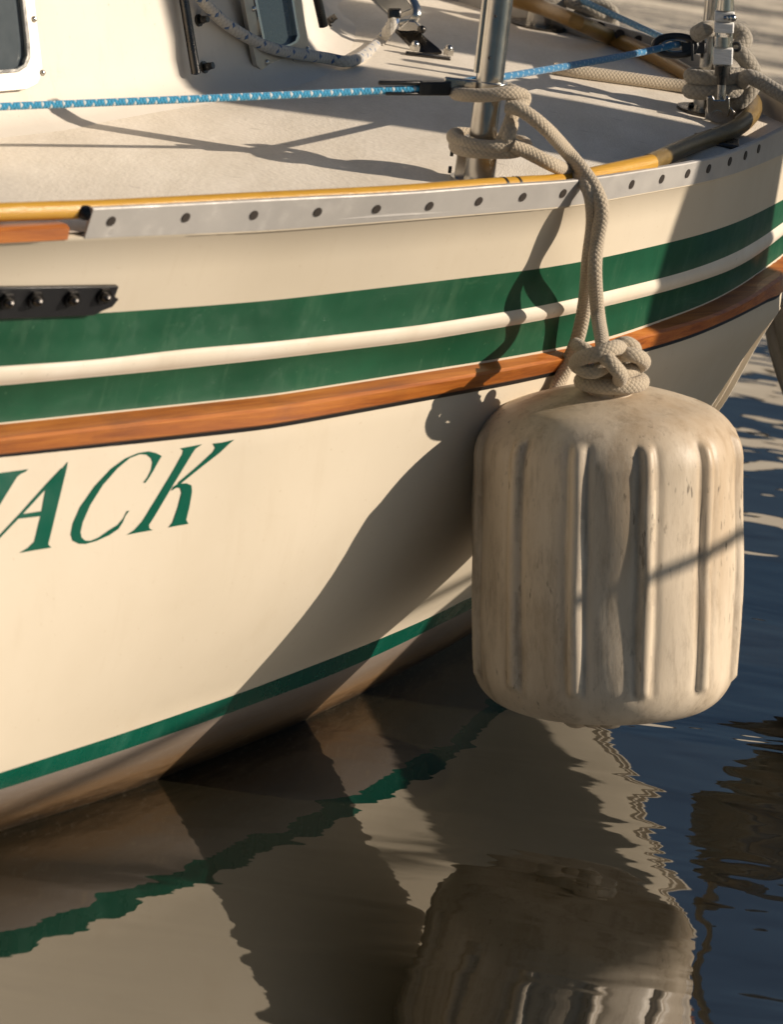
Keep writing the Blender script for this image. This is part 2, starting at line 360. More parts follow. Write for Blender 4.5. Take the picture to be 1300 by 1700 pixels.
def zof(x, y):                                            # height on the upper strake for an image row
    a, b_ = rubt(x), rail_t(x); k = (a-y)/(a-b_); return zrt(x) + k*(zt(x)-zrt(x))
T = atz(1356, 181, .755)
AZ = math.radians(5); AX = np.array([-math.cos(AZ), math.sin(AZ), 0]); NX = np.array([AX[1], -AX[0], 0])   # aft along the keel, and across
def mirror(p): return p - 2*((p-T)@NX)*NX
def stem(x, y): return onplane(x, y, T, NX)
XS = list(range(-60, 1301, 20))
def smoothc(c, it=6):
    c = np.array(c)
    for _ in range(it): c[1:-1] = .25*c[:-2]+.5*c[1:-1]+.25*c[2:]
    return c
def aft(c, k=1.):                                          # carry a curve aft to the stern, out of the picture
    p = np.array(c[0]); t_ = np.array(c[0])-np.array(c[4]); a = math.atan2(t_[1], t_[0]); a1 = math.pi-AZ
    a = a+2*math.pi if a < 0 else a
    out = []; q = p.copy(); st_ = .05
    for i in range(86):
        f = min(1, i*st_/1.5); ang = a+(a1-a)*(f*f*(3-2*f)) + max(0, i*st_-2.4)*-.22
        q = q+np.array([math.cos(ang), math.sin(ang), 0])*st_; out.append(q.copy())
    return out[::-1]+list(c)
NS = 240
ts = np.linspace(0, 1, NS)
ts = 1-(1-ts)**1.0
def curve(fn, zf, end, xmax=1300, mid=None):
    c = smoothc([atz(x, fn(x), zf(x)) for x in XS if x <= xmax])
    c = aft(list(c)) + (mid or []) + [end]
    c = [np.array(v) for v in spline(c, 4)]
    return resample(c, ts)
E0 = T+AX*.006+np.array([0, 0, zrt(1300)-T[2]])
def strake(fn, inset=0):
    k = (zof(1300, fn(1300))-zrt(1300))/hstr(1300)
    e = E0*(1-k)+T*k; e[2] = zof(1300, fn(1300))
    return curve(fn, lambda x: zof(x, fn(x)), e)
R_top = strake(rail_t); R_bot = strake(rail_b)
G1T, G1B, STB, RBT = strake(g1t), strake(g1b), strake(stb), strake(rubt)
RB = curve(rubb, zrb, E0+np.array([0, 0, -.0285])+AX*.004)
RG = curve(ridge, lambda x: zrb(x)+.0205, E0+np.array([0, 0, -.008])-AX*.012)
RG[:, 2] = RB[:, 2]+.0205
# lower hull
def low(px, z, end):
    f = I(px); X = [x for x in XS if x <= px[-1][0]]
    c = smoothc([atz(x, f(x), z) for x in X], 4); c = aft(list(c)) + [end]
    return resample([np.array(v) for v in spline(c, 4)], ts)
wl_px = [(-60, 1398), (0, 1380), (200, 1318), (372, 1251), (480, 1208), (600, 1152), (700, 1100), (780, 1053)]
WL = low(wl_px, 0., stem(866, 998))
WL[:, 2] = 0
BB = low([(-60, 1328), (0, 1311), (200, 1247), (350, 1195), (546, 1123), (650, 1077), (780, 1012)], .092, stem(925, 942))
BT = low([(-60, 1302), (0, 1283), (200, 1219), (404, 1149), (592, 1077), (700, 1032), (780, 993)], .118, stem(945, 925))
rows = []; mats_i = []
KEEL = WL.copy(); KEEL[:, 2] = -.45
for i in range(NS): KEEL[i] = KEEL[i] + NX*max(0, (T-KEEL[i])@NX)*.0 - NX*((KEEL[i]-T)@NX)*.8 + AX*.15*(ts[i] > .99)
def lerp(a, b_, k): return a*(1-k)+b_*k
RBi = RB.copy()
def outw(c):                                               # outward (towards the near side) horizontal normal
    d = np.gradient(c, axis=0); n = np.stack([d[:, 1], -d[:, 0], 0*d[:, 0]], 1); n /= np.linalg.norm(n, axis=1)[:, None]+1e-9
    return n
RBi = RB - outw(RB)*.004; RBi[:, 2] = RB[:, 2]+.001
mid = []
NM = 14
stem_px = [(925, 942), (945, 925), (1000, 880), (1100, 780), (1190, 665), (1240, 572), (1272, 520), (1311, 468)]
for k in range(1, NM):
    q = k/NM; r = lerp(BT, RBi, q) + outw(RB)*.032*math.sin(math.pi*q)[None] if False else lerp(BT, RBi, q) + outw(RB)*(.032*math.sin(math.pi*q))
    mid.append(r)
# pull each row's forward end on to the real stem profile
SP = np.array([stem(*p) for p in stem_px]); 
def stem_at(z):
    o = np.argsort(SP[:, 2]); return np.array([np.interp(z, SP[o, 2], SP[o, k]) for k in range(3)])
for r in mid:
    e = stem_at(r[-1][2]); d = e - r[-1]; wgt = np.clip((ts-.72)/.28, 0, 1)**2.2
    r += d[None]*wgt[:, None]
HR = [(KEEL, 4), (WL, 4), (BB, 3), (BT, 0)] + [(r, 0) for r in mid] + [(RBi, 0)]
# upper strake rows (RBT up to rail bottom) with the moulded white stripe standing proud
RBTi = RBT
on = outw(R_bot)
up_rows = [(RBTi, 1), (lerp(RBTi, STB, .5), 1), (STB, 2)]
for q, e in ((.12, .0018), (.3, .0034), (.5, .0042), (.7, .0034), (.88, .0018)): up_rows.append((lerp(STB, G1B, q)+on*e, 2))
up_rows += [(G1B, 1), (lerp(G1B, G1T, .5), 1), (G1T, 0), (lerp(G1T, R_bot, .5), 0), (lerp(G1T, R_bot, .95), 0), (lerp(G1T, R_bot, .985)+on*.004, 0), (R_bot+on*.004+np.array([0, 0, .002]), 0), (R_bot-on*.006+np.array([0, 0, .004]), 0)]
HR += up_rows
boat = thing('sailboat', 'cream sailboat with two green stripes, a varnished rub rail and green lettering, filling the frame', 'sailboat', (-1.6, 7.0, 0))
V = []; Fc = []; MI = []
def addrows(rows, flip, Rr=None):
    base = len(V); n = len(rows)
    for r, _ in rows: V.extend([Vector(p) for p in r])
    for i in range(n-1):
        for j in range(NS-1):
            a = base+i*NS+j; Fc.append((a, a+1, a+NS+1, a+NS)); MI.append(rows[i][1])
addrows(HR, False)
far_px = [(560, -88), (700, -50), (800, -22), (918, 11), (1031, 44), (1105, 68), (1180, 100), (1249, 138), (1283, 157), (1315, 170)]
fc = [atz(x, y, .755) for x, y in far_px]
fc = [np.array((-4.2, 7.6, .79)), np.array((-3.0, 8.5, .77)), np.array((-1.9, 8.85, .765)), np.array((-1.0, 8.75, .76))] + fc + [T]
FR = resample([np.array(v) for v in spline(fc, 4)], ts)
def farrow(r):
    m_ = np.array([mirror(p) for p in r]); mr = np.array([mirror(p) for p in R_top]); q = FR + (m_-mr); q[-1] = r[-1]; q[-2] = (q[-2]+q[-1])/2; return q
FRW = [(farrow(r), k) for r, k in HR]
addrows(FRW, True)
hull = obj('hull', V, Fc, [cream, green, stripew, green2, scum], boat, midx=MI, sharp=50)
# transom closing the stern
st = MB(); n_ = len(HR); P = [Vector(HR[i][0][0]) for i in range(n_)] + [Vector(FRW[i][0][0]) for i in range(n_)][::-1]
st.add(P, [(i, i+1, 2*n_-2-i, 2*n_-1-i) for i in range(n_-1)]).build('transom', cream, boat)

def sweep(name, secs, mat, parent, close=True, **k):       # secs: list of station curves round a cross-section
    n = len(secs); m_ = len(secs[0]); V = [Vector(p) for c in secs for p in c]; F = []
    for i in range(n if close else n-1):
        i2 = (i+1) % n
        for j in range(m_-1): F.append((i*m_+j, i*m_+j+1, i2*m_+j+1, i2*m_+j))
    if close: F += [tuple(i*m_ for i in range(n)), tuple(i*m_+m_-1 for i in range(n))]
    return obj(name, V, F, mat, parent, **k)
Z = np.array([0, 0, 1.])
# rub rail
RGo = RG; RBo = RB + outw(RB)*.002
cut = slice(0, NS-1)
sweep('rub_rail', [RBT[cut]-outw(RBT)[cut]*.01+Z*.0005, RGo[cut]-outw(RG)[cut]*.002+Z*.0012, RGo[cut]+outw(RG)[cut]*.0015-Z*.002, RBo[cut]+Z*.002, RBo[cut]-outw(RB)[cut]*.003-Z*.0005, RB[cut]-outw(RB)[cut]*.03], wood, boat, sharp=25)
rf = lambda c: np.array([mirror(p) for p in c])
sweep('rub_rail', [farrow(RBT)[cut], farrow(RG)[cut], farrow(RBo)[cut], farrow(RB-outw(RB)*.03)[cut]], wood, boat, sharp=25)
sweep('rub_rail_strip', [RB[cut]-outw(RB)[cut]*.001-Z*.0006, RB[cut]-outw(RB)[cut]*.002-Z*.0055, RB[cut]-outw(RB)[cut]*.012-Z*.0055, RB[cut]-outw(RB)[cut]*.012-Z*.0006], black, boat)  # thin black strip along the lower edge of the rub rail
# toe rail: aluminium angle from px x=140 forward, wood bulwark aft of it
def station(px):                                           # index along R_top nearest to a picture column on the near rail
    p = atz(px, rail_t(px), zt(px)); return int(np.argmin(np.linalg.norm(R_top-p, axis=1)))
s0 = station(146)
ot = outw(R_top)
def toe(a, b_, name='toe_rail', mat=alu, parent=boat, lift=0., out=.0045, slant=0):
    s = slice(a, b_); o_ = ot[s]
    lo = R_bot[s]+o_*out+Z*(.0005+lift); hi = R_top[s]+o_*out*.5+Z*lift
    if slant: lo = np.vstack([lo[:1]+(lo[1]-lo[0])*-slant, lo[1:]])
    return sweep(name, [lo, hi-Z*.0015+o_*.001, hi, hi-o_*.006+Z*.0, hi-o_*.0075-Z*.0015, hi-o_*.0075-Z*.03, lo-o_*.012], mat, parent, sharp=30, smooth=True)
sj = station(962)
rail1 = toe(s0, sj+1); rail2 = toe(sj, NS)
fo = outw(FR)*-1
sweep('toe_rail', [FR+fo*0-Z*.035, FR, FR-fo*-.0+Z*.0+np.array([-.0, -.007, 0]), FR+np.array([0, -.007, -.035])], alu, boat)
sw = slice(0, s0)
sweep('wood_bulwark', [R_bot[sw]+Z*.0005+ot[sw]*.006, R_bot[sw]+ot[sw]*.007+Z*.014, R_bot[sw]+ot[sw]*.001+Z*.017, R_bot[sw]-ot[sw]*.05+Z*.016, R_bot[sw]-ot[sw]*.05], wood, boat, sharp=25)
# bolts (dark holes) in the toe rail
def bvh(o):
    me = o.data; return BVHTree.FromPolygons([v.co+WLOC[o.name] for v in me.vertices], [tuple(p.vertices) for p in me.polygons])
def hit(tree, x, y, off=0.):
    d = Vector(ray(x, y)).normalized(); r = tree.ray_cast(Vector(CAM), d)
    if r[0] is None: return None, None
    n = r[1] if r[1].dot(d) < 0 else -r[1]
    return r[0]+n*off, n
rb1, rb2 = bvh(rail1), bvh(rail2)
for hx, hy in ((184, 367), (308, 361), (421, 357), (527, 352), (625, 347), (713, 342), (795, 334), (868, 327), (935, 321), (1049, 306), (1099, 297), (1142, 288), (1177, 280), (1212, 268), (1238, 258), (1260, 247)):
    c, n = hit(rb1 if hx < 962 else rb2, hx, hy)
    if c is None: continue
    mb = MB(); mb.cyl(c-n*.003, c+n*.0010, .0060, 16); mb.build('bolt_hole', hole, rail1 if hx < 960 else rail2)
# end cap of the aluminium rail
i = s0; c = Vector(lerp(R_top[i], R_bot[i], .30)); MB().sph(c+Vector(ot[i])*-.006+Vector((0, 0, .003)), .011, (1, .8, .8)).build('end_cap', black, rail1)

# deck, cambered
DE = R_top - ot*.009 - Z*.03; DF = FR - Z*.03 + np.array([0, -.006, 0])
NW = 24; V = []; Fc = []; CB = .010
for k in range(NW+1):
    q = k/NW; r = lerp(DE, DF, q)
    wd = np.linalg.norm(DF-DE, axis=1); r = r + Z*(CB*(1-(2*q-1)**2)*np.clip(wd/1.2, 0, 1))[:, None]
    V += [Vector(p) for p in r]
for i in range(NW):
    for j in range(NS-1): Fc.append((i*NS+j, i*NS+j+1, (i+1)*NS+j+1, (i+1)*NS+j))
deck = obj('deck', V, Fc, deckm, boat)
def bvh(o):
    me = o.data; return BVHTree.FromPolygons([v.co+WLOC[o.name] for v in me.vertices], [tuple(p.vertices) for p in me.polygons])
hull_b = bvh(hull); deck_b = bvh(deck)
def hit(tree, x, y, off=0.):
    d = Vector(ray(x, y)).normalized(); r = tree.ray_cast(Vector(CAM), d)
    if r[0] is None: return None, None
    n = r[1] if r[1].dot(d) < 0 else -r[1]
    return r[0]+n*off, n
def dk(x, y, up=0.):
    p, n = hit(deck_b, x, y)
    return (p if p is not None else Vector(atz(x, y, .76)))+Vector((0, 0, up))

# stem band with a groove
sb = []
zs = np.linspace(.0, .475, 30)
for s_, dz in ((-1, 0), (1, 0)): pass
C0 = [stem_at(z) if z > .1 else stem_at(.1)+(stem(866, 998)-stem_at(.1))*(.1-z)/.1*.9 for z in zs]
C0 = smoothc(C0, 3); secs = []
nxn = -NX if (-NX)[1] < 0 else NX                          # towards the near side
for a_, f_ in ((-.05, .024), (.004, .020), (.005, .0125), (.003, .0115), (.003, .0095), (.013, .0085), (.014, .0), (.013, -.0085), (.003, -.0115), (.004, -.020), (-.05, -.024)):
    secs.append(C0 - AX*a_ + nxn*f_)
sweep('stem_band', secs, stripew, boat, sharp=25)

# ------------------------------------------------------------------ lettering on the topsides (…ACK and the tail of the letter before it)
def zc(P): return [(a/2.889, 430+b_/2.889) for a, b_ in P]
glyphs = [
 [[(-60, 1036), (0, 1026), (60, 1018), (132, 1008), (120, 1020), (95, 1032), (78, 1046), (0, 1172), (-60, 1268)]],
 [[(322, 972), (318, 1000), (234, 1345), (228, 1368), (242, 1384), (165, 1396), (88, 1410), (130, 1385), (160, 1355), (190, 1235), (215, 1103), (218, 1088), (296, 1002)],
  [(292, 1002), (300, 1008), (218, 1102), (100, 1230), (0, 1334), (-60, 1402), (-72, 1398), (0, 1318), (90, 1222), (214, 1084)],
  [(96, 1224), (196, 1209), (192, 1233), (74, 1247)]],
 [[(773, 945), (745, 930), (710, 922), (660, 930), (600, 955), (530, 1005), (450, 1090), (380, 1190), (345, 1270), (335, 1320), (345, 1350), (375, 1365), (410, 1366), (460, 1352), (520, 1325), (565, 1295), (585, 1265), (600, 1230), (618, 1207), (606, 1208), (588, 1243), (560, 1275), (520, 1300), (470, 1335), (430, 1352), (405, 1350), (388, 1335), (383, 1310), (395, 1260), (430, 1180), (490, 1085), (560, 1005), (620, 955), (670, 936), (700, 938), (722, 955), (728, 975), (722, 1010), (705, 1045), (685, 1072), (694, 1074), (712, 1050), (735, 1012), (755, 975)]],
 [[(862, 908), (920, 897), (968, 888), (935, 910), (918, 935), (830, 1080), (735, 1240), (712, 1275), (714, 1292), (730, 1300), (670, 1310), (605, 1323), (640, 1300), (675, 1262), (690, 1240), (800, 1060), (872, 935), (876, 918)],
  [(1018, 885), (1060, 880), (1122, 866), (1098, 885), (1050, 930), (960, 1000), (858, 1082), (850, 1073), (950, 988), (1018, 925), (1030, 905)],
  [(828, 1092), (850, 1078), (890, 1075), (915, 1085), (918, 1115), (905, 1190), (890, 1250), (900, 1270), (850, 1278), (805, 1287), (825, 1262), (850, 1190), (868, 1120), (862, 1098), (845, 1095), (818, 1112)]]]
for gi, G in enumerate(glyphs):
    mb = MB()
    for pi, P in enumerate(G):
        P = zc(P); Q = []
        for a, b_ in zip(P, P[1:]+P[:1]):
            L_ = math.dist(a, b_); k = max(1, int(L_/6))
            for s_ in range(k): Q.append((a[0]+(b_[0]-a[0])*s_/k, a[1]+(b_[1]-a[1])*s_/k))
        xs = [q[0] for q in Q]; ys = [q[1] for q in Q]; nb = len(Q)
        inner = [(x, y) for x in np.arange(min(xs), max(xs), 9) for y in np.arange(min(ys), max(ys), 9)]
        pts = [Vector(q) for q in Q+inner]
        r = delaunay_2d_cdt(pts, [(i, (i+1) % nb) for i in range(nb)], [], 1, 1e-4)
        V3 = []
        for v in r[0]:
            p, n = hit(hull_b, v.x, v.y, .0006+.00015*pi); V3.append(p if p is not None else Vector(aty(v.x, v.y, 6)))
        mb.add(V3, [tuple(f) for f in r[2]])
    mb.build('letter', lettg, hull)

# ------------------------------------------------------------------ chainplate strap on the topsides, left
n0 = None
px = [(-70, 474), (191, 471), (184, 489), (191, 492), (180, 505), (165, 511), (150, 519), (-70, 528)]
P3 = [hit(hull_b, *p, .001) for p in px]; nrm_ = P3[1][1]
mb = MB(); mb.prism([p[0] for p in P3], nrm_*.006); strap = mb.build('chainplate_strap', black, boat, bevel=.0008)
for bx, by in ((5, 495), (52, 492), (112, 491), (165, 486)):
    p, n = hit(hull_b, bx, by, .006); mb = MB(); mb.cyl(p, p+n*.004, .0105, 6); mb.sph(p+n*.005, .007, (1, 1, .8)); mb.build('strap_bolt', darkst, strap)

# ------------------------------------------------------------------ cabin
base_px = [(-260, 262), (-120, 248), (0, 234), (110, 221), (200, 203), (270, 190), (350, 176), (430, 160), (510, 143), (560, 122), (590, 92), (604, 50), (606, 0)]
bp = [np.array(dk(x, y)) for x, y in base_px]
bp = [np.array([-2.6, 6.05, .76])] + bp + [np.array([.02, 8.0, .765]), np.array([-.25, 8.35, .76]), np.array([-2.6, 8.35, .76])]
bp = [np.array(v) for v in spline(bp, 6)]
nb = len(bp); d = np.gradient(np.array(bp), axis=0); nn = np.stack([d[:, 1], -d[:, 0], 0*d[:, 0]], 1); nn /= np.linalg.norm(nn, axis=1)[:, None]
nn = smoothc(nn, 3)
prof = [(0, -.004), (.012, .0005), (.028, .004), (.045, .012), (.058, .026), (.066, .045), (.072, .07), (.20, .42), (.215, .45), (.25, .47)]
V = []; Fc = []
for a_, z_ in prof:
    for p, n in zip(bp, nn): V.append(Vector(p - n*a_ + Z*z_))
for i in range(len(prof)-1):
    for j in range(nb-1): Fc.append((i*nb+j, i*nb+j+1, (i+1)*nb+j+1, (i+1)*nb+j))
Fc.append(tuple((len(prof)-1)*nb+j for j in range(nb)))
Fc += [(i*nb, (i+1)*nb, (i+1)*nb+nb-1, i*nb+nb-1) for i in range(len(prof)-1)]
cabin = obj('cabin', V, Fc, grease, boat, sharp=60); cab_b = bvh(cabin)
def onwall(x, y, off=0):
    p, n = hit(cab_b, x, y, off); return (p, n) if p is not None else (Vector(aty(x, y, 6.6)), Vector((.3, -.9, .3)))
def wallring(name, outer, inner, mat, parent, th=.004, off=.0005):
    c, n = onwall(*outer[0]); cx = sum(p[0] for p in outer)/len(outer); cy = max(5, sum(p[1] for p in outer)/len(outer))
    c, n = onwall(cx, cy); n_ = np.array(n); P0 = np.array(c+n*off)
    O = [Vector(onplane(x, y, P0, n_)) for x, y in outer]
    mb = MB()
    if inner is None: mb.prism(O, n*th)
    else:
        Q = [Vector(onplane(x, y, P0, n_)) for x, y in inner]; k = len(O)
        V = O+Q+[p+n*th for p in O]+[p+n*th for p in Q]; F = []
        for i in range(k):
            j = (i+1) % k; F += [(i, j, k+j, k+i), (2*k+i, 3*k+i, 3*k+j, 2*k+j), (i, 2*k+i, 2*k+j, j), (k+i, k+j, 3*k+j, 3*k+i)]
        mb.add(V, F)
    return mb.build(name, mat, parent, bevel=.0006), n, P0
def window(o1, i1, screws, gl):
    wn, n, P0 = wallring('cabin_window', o1, i1, alup, cabin, .006)
    k = len(i1); cx = sum(p[0] for p in i1)/k; cy = sum(p[1] for p in i1)/k
    ins = [(cx+(x-cx)*.90, cy+(y-cy)*.93) for x, y in i1]
    ou2 = [(cx+(x-cx)*1.02, cy+(y-cy)*1.01) for x, y in i1]
    wallring('inner_frame', ou2, ins, steel, wn, .009)
    wallring('glass', ou2, None, glass, wn, .002)
    for s_ in screws:
        p = Vector(onplane(*s_, P0, np.array(n)))+n*.006; mb = MB(); mb.sph(p, .0042, (1, 1, 1), 10); mb.build('screw', steel, wn)
window([(-90, -90), (36, -90), (49, -10), (62, 95), (64, 120), (57, 140), (38, 149), (-20, 154), (-110, 160), (-110, 30)],
       [(-70, -80), (18, -80), (30, -10), (39, 70), (40, 96), (34, 112), (22, 120), (-20, 123), (-80, 126), (-85, 30)], [(49, 33), (63, 122)], None)
window([(388, -70), (482, -80), (492, -10), (503, 60), (507, 85), (500, 97), (484, 105), (440, 121), (428, 118), (419, 108), (405, 40), (396, -10)],
       [(405, -60), (465, -70), (475, -10), (484, 45), (487, 62), (483, 72), (474, 77), (441, 88), (434, 86), (429, 78), (418, 25), (411, -10)], [(413, 15), (435, 104), (477, 103), (503, 82)], None)
def handrail(p1, p2, feet, r=.0062):
    a, n = onwall(*p1); b_, _ = onwall(*p2); off = n*.015
    A = Vector(onplane(*p1, np.array(b_+off), np.array(n))); B = Vector(onplane(*p2, np.array(b_+off), np.array(n)))
    mb = MB(); mb.tube([A, B], r, 12); h = mb.build('hand_rail', darkst, cabin)
    for f in feet:
        q, n2 = onwall(*f); mb = MB(); mb.cyl(q, q+n2*.015, .0045, 12); mb.cyl(q, q+n2*.003, .008, 14); mb.sph(q+n2*.007, .0055, (1, 1, 1), 10); mb.build('rail_foot', darkst, h)
handrail((300, -30), (325, 122), [(328, 34), (337, 112)])
handrail((516, -50), (537, 44), [(543, 37), (532, -20)])

# ------------------------------------------------------------------ stanchion
def stub(name, px, py, topx, topy, r, parent, mat=steel, flange=True):
    b0 = dk(px, py); top = Vector(aty(topx, topy, b0.y+.01)); mb = MB(); mb.cyl(b0, top, r, 32); o = mb.build(name, mat, parent)
    return o, b0, top
SB = dk(793, 303); SY = SB.y
ST = Vector(aty(836, -60, SY+.0)); up_s = (ST-SB).normalized()
rightv = Vector(Rt)
mb = MB(); mb.cyl(SB, ST, .0168, 36)
stan = mb.build('stanchion', steel, boat)
side = (rightv - up_s*rightv.dot(up_s)).normalized(); fr = side.cross(up_s); fr = fr if fr.y < 0 else -fr
# welded seam strip with rounded lip along the aft side
mb = MB(); mb.tube([SB+up_s*.135-side*.0165+fr*.004, ST-side*.0165+fr*.004], .0042, 12); mb.build('track', steel, stan)
for py in (92, 23):
    c = Vector(aty(816+(150-py)*.145-12, py, SY)); 
    mb = MB(); mb.sph(c+fr*.0165, .0022, (1, 1, 1), 8); mb.build('rivet', black, stan)
# socket with two through-bolts, flange
mb = MB(); mb.cyl(SB+up_s*-.005, SB+up_s*.052, .0205, 32); mb.cyl(SB+up_s*.052, SB+up_s*.056, .0222, 32)
mb.box(SB+up_s*.026-side*.023, side, fr, up_s, .012, .02, .055); so = mb.build('stanchion_socket', steel, stan, bevel=.001)
for h_ in (.012, .033):
    c = SB+up_s*h_-side*.033; mb = MB(); mb.cyl(c, c-side*.004, .0045, 12); mb.build('socket_bolt', black, so)
mb = MB(); mb.cyl(SB+Vector((0, 0, .0)), SB+Vector((0, 0, .005)), .034, 30); mb.build('base_flange', steel, stan)
# collar holding the lifeline fitting
CC = Vector(aty(816, 145, SY)); mb = MB(); mb.cyl(CC-up_s*.008, CC+up_s*.008, .0195, 32); col = mb.build('collar', steel, stan, bevel=.001)
mb = MB(); mb.box(CC-side*.035, side, fr, up_s, .045, .008, .014); mb.build('collar_tab', steel, col, bevel=.002)
for s_ in (-.028,):
    mb = MB(); mb.cyl(CC+side*s_-fr*.001, CC+side*s_+fr*.010, .005, 14); mb.build('clevis_pin', steel, col)

# ------------------------------------------------------------------ lifeline with its fittings
blk = thing('line_clutch', 'black and steel clutch gripping the blue line just left of the stanchion', 'rope clutch', tuple(Vector(aty(725, 146, SY))))
D = Vector(aty(700, 146, SY-.012)); E_ = Vector(aty(745, 146, SY-.006)); dx = (E_-D).normalized()
mb = MB(); mb.box((D+E_)/2, dx, fr, up_s, .038, .016, .017); mb.build('body', black, blk, bevel=.002)
a = Vector(aty(628, 137, SY-.035)); b2 = Vector(aty(702, 137, SY-.012)); dd = (b2-a).normalized()
mb = MB(); mb.box((a+b2)/2, dd, fr, up_s, (b2-a).length, .010, .0055); mb.build('upper_bar', darkst, blk, bevel=.002)
a = Vector(aty(640, 155, SY-.035)); b2 = Vector(aty(702, 155, SY-.012)); dd = (b2-a).normalized()
mb = MB(); mb.box((a+b2)/2, dd, fr, up_s, (b2-a).length, .010, .004); mb.build('lower_bar', darkst, blk, bevel=.0015)

def rope(name, pts, r, mat, label, cat='rope', n=10, group=None, seg=16, jit=0, closed=False, parent=None):
    P = spline(pts, n, closed)
    if jit:
        rr = [r*(1+jit*math.sin(i*.7)) for i in range(len(P))]
    else: rr = r
    mb = MB(); mb.tube(P, rr, seg, closed=closed); o = mb.build(name, mat, parent)
    if label: tag(o, label, cat, group)
    return o
YL = lambda x: SY-.30*(700-x)/700 if x < 700 else SY-.01
rope('life_line', [aty(x, y, YL(x)) for x, y in ((-140, 184), (0, 177), (230, 168), (470, 158), (600, 152), (705, 147))], .0046, rope_blue, 'taut blue line with white flecks running from the left edge to the stanchion', 'line')
PB = dk(1167, 187); PY = PB.y
PR = Vector(aty(1122, 76, PY-.01))
rope('life_line', [aty(745, 139, SY+.03), aty(790, 133, SY+.045), aty(845, 126, SY+.06), aty(980, 103, (SY+PY)/2), aty(1060, 88, PY-.08), aty(1118, 75, PY-.016), aty(1128, 73, PY)], .0046, rope_blue2, 'taut dark blue line from the stanchion to the black ring at the bow', 'line')
rope('life_line', [aty(1126, 74, PY+.012), aty(1105, 64, PY+.05), aty(1030, 30, PY+.3), aty(950, -8, PY+.55), aty(860, -60, PY+.9)], .0046, rope_blue2, 'pale blue line coming down from the top edge to the black bow ring', 'line')

# ------------------------------------------------------------------ pulpit post, ring, turnbuckle at the bow
PT = Vector(aty(1190, -60, PY)); up_p = (PT-PB).normalized()
mb = MB(); mb.cyl(PB, PT, .0108, 24); post = mb.build('pulpit_post', steel, boat)
mb = MB(); mb.cyl(PB, PB+up_p*.05, .0145, 24); mb.build('post_socket', steel, post)
for px_, py_ in ((1150, 156), (1150, 174)):
    c = Vector(aty(px_, py_, PY)); mb = MB(); mb.cyl(c+rightv*.012, c-rightv*.002, .0038, 12); mb.sph(c-rightv*.002, .004, (1, 1, 1), 8); mb.build('socket_bolt', darkst, post)
mb = MB(); mb.cyl(PB+Vector((0, 0, .001)), PB+Vector((0, 0, .006)), .036, 30); mb.build('base_flange', darkst, post)
mb = MB()
ringP = [PR + rightv*.028*math.cos(a)+Vector(Up)*.0125*math.sin(a) for a in np.linspace(0, 2*math.pi, 24, endpoint=False)]
mb.tube(ringP, .0055, 10, closed=True, flat=1); rg = mb.build('fairlead_ring', black, post)
mb = MB(); mb.tube([PR + rightv*.018*math.cos(a)+Vector(Up)*.0085*math.sin(a)-Vector((0, .002, 0)) for a in np.linspace(0, 2*math.pi, 24, endpoint=False)], .0022, 8, closed=True); mb.build('ring_liner', steel, rg)
mb = MB(); mb.box(Vector(aty(1152, 78, PY-.005)), Rt, (0, 1, 0), Up, .032, .018, .015)
mb.box(Vector(aty(1150, 78, PY-.005)), Rt, (0, 1, 0), Up, .004, .022, .034); mb.build('ring_bracket', black, rg, bevel=.001)
# turnbuckle
TY = PY-.05
TP = [Vector(aty(x, y, TY)) for x, y in ((1197, 172), (1199, 140), (1200, 110), (1203, 55), (1206, 0), (1210, -60))]
t_ax = (TP[4]-TP[0]).normalized(); sd = (rightv-t_ax*rightv.dot(t_ax)).normalized(); ff = Vector((0, -1, 0))
mb = MB(); mb.cyl(TP[0]-t_ax*.012, TP[1], .0062, 18); tb = mb.build('turnbuckle', steel, boat)
mb = MB(); mb.cyl(TP[1], TP[2], .0068, 18, .0075); mb.cyl(Vector(aty(1200, 125, TY)), Vector(aty(1200, 108, TY)), .0105, 18); mb.build('lower_stud', darkst, tb)
for s_ in (-1, 1):
    a = Vector(aty(1200, 112, TY))+sd*.0085*s_; b2 = Vector(aty(1205, 14, TY))+sd*.0085*s_
    mb = MB(); mb.tube([a, b2], .0035, 10); mb.build('frame_bar', steel, tb)
mb = MB(); mb.cyl(Vector(aty(1205, 16, TY)), Vector(aty(1207, -20, TY)), .0115, 20, .009); mb.cyl(Vector(aty(1207, -20, TY)), Vector(aty(1210, -70, TY)), .0055, 16); mb.build('upper_stud', steel, tb)
for y0, y1 in ((18, 35), (36, 54), (78, 107)):
    a = Vector(aty(1204.5-(y0)*.04, y0, TY)); b2 = Vector(aty(1204.5-(y1)*.04, y1, TY)); mb = MB(); mb.box((a+b2)/2, sd, ff, t_ax, .0265, .016, (a-b2).length); mb.build('tape_wrap', tape, tb, bevel=.002)
mb = MB(); c = Vector(aty(1217, 30, TY-.012)); mb.sph(c, .0055); mb.sph(c-sd*.005, .0045); mb.cyl(c+sd*.002, c-sd*.012, .003, 10); mb.build('cotter', steel, tb)
mb = MB(); c = Vector(aty(1200, 68, TY)); mb.cyl(c-t_ax*.007, c+t_ax*.007, .0125, 20); mb.build('centre_nut', steel, tb)
c = Vector(aty(1222, 78, TY+.003)); mb = MB(); mb.tube([c+rightv*.006*math.cos(a)+Vector(Up)*.005*math.sin(a) for a in np.linspace(0, 6.283, 12, endpoint=False)], .0022, 8, closed=True); mb.build('split_ring', darkst, tb)
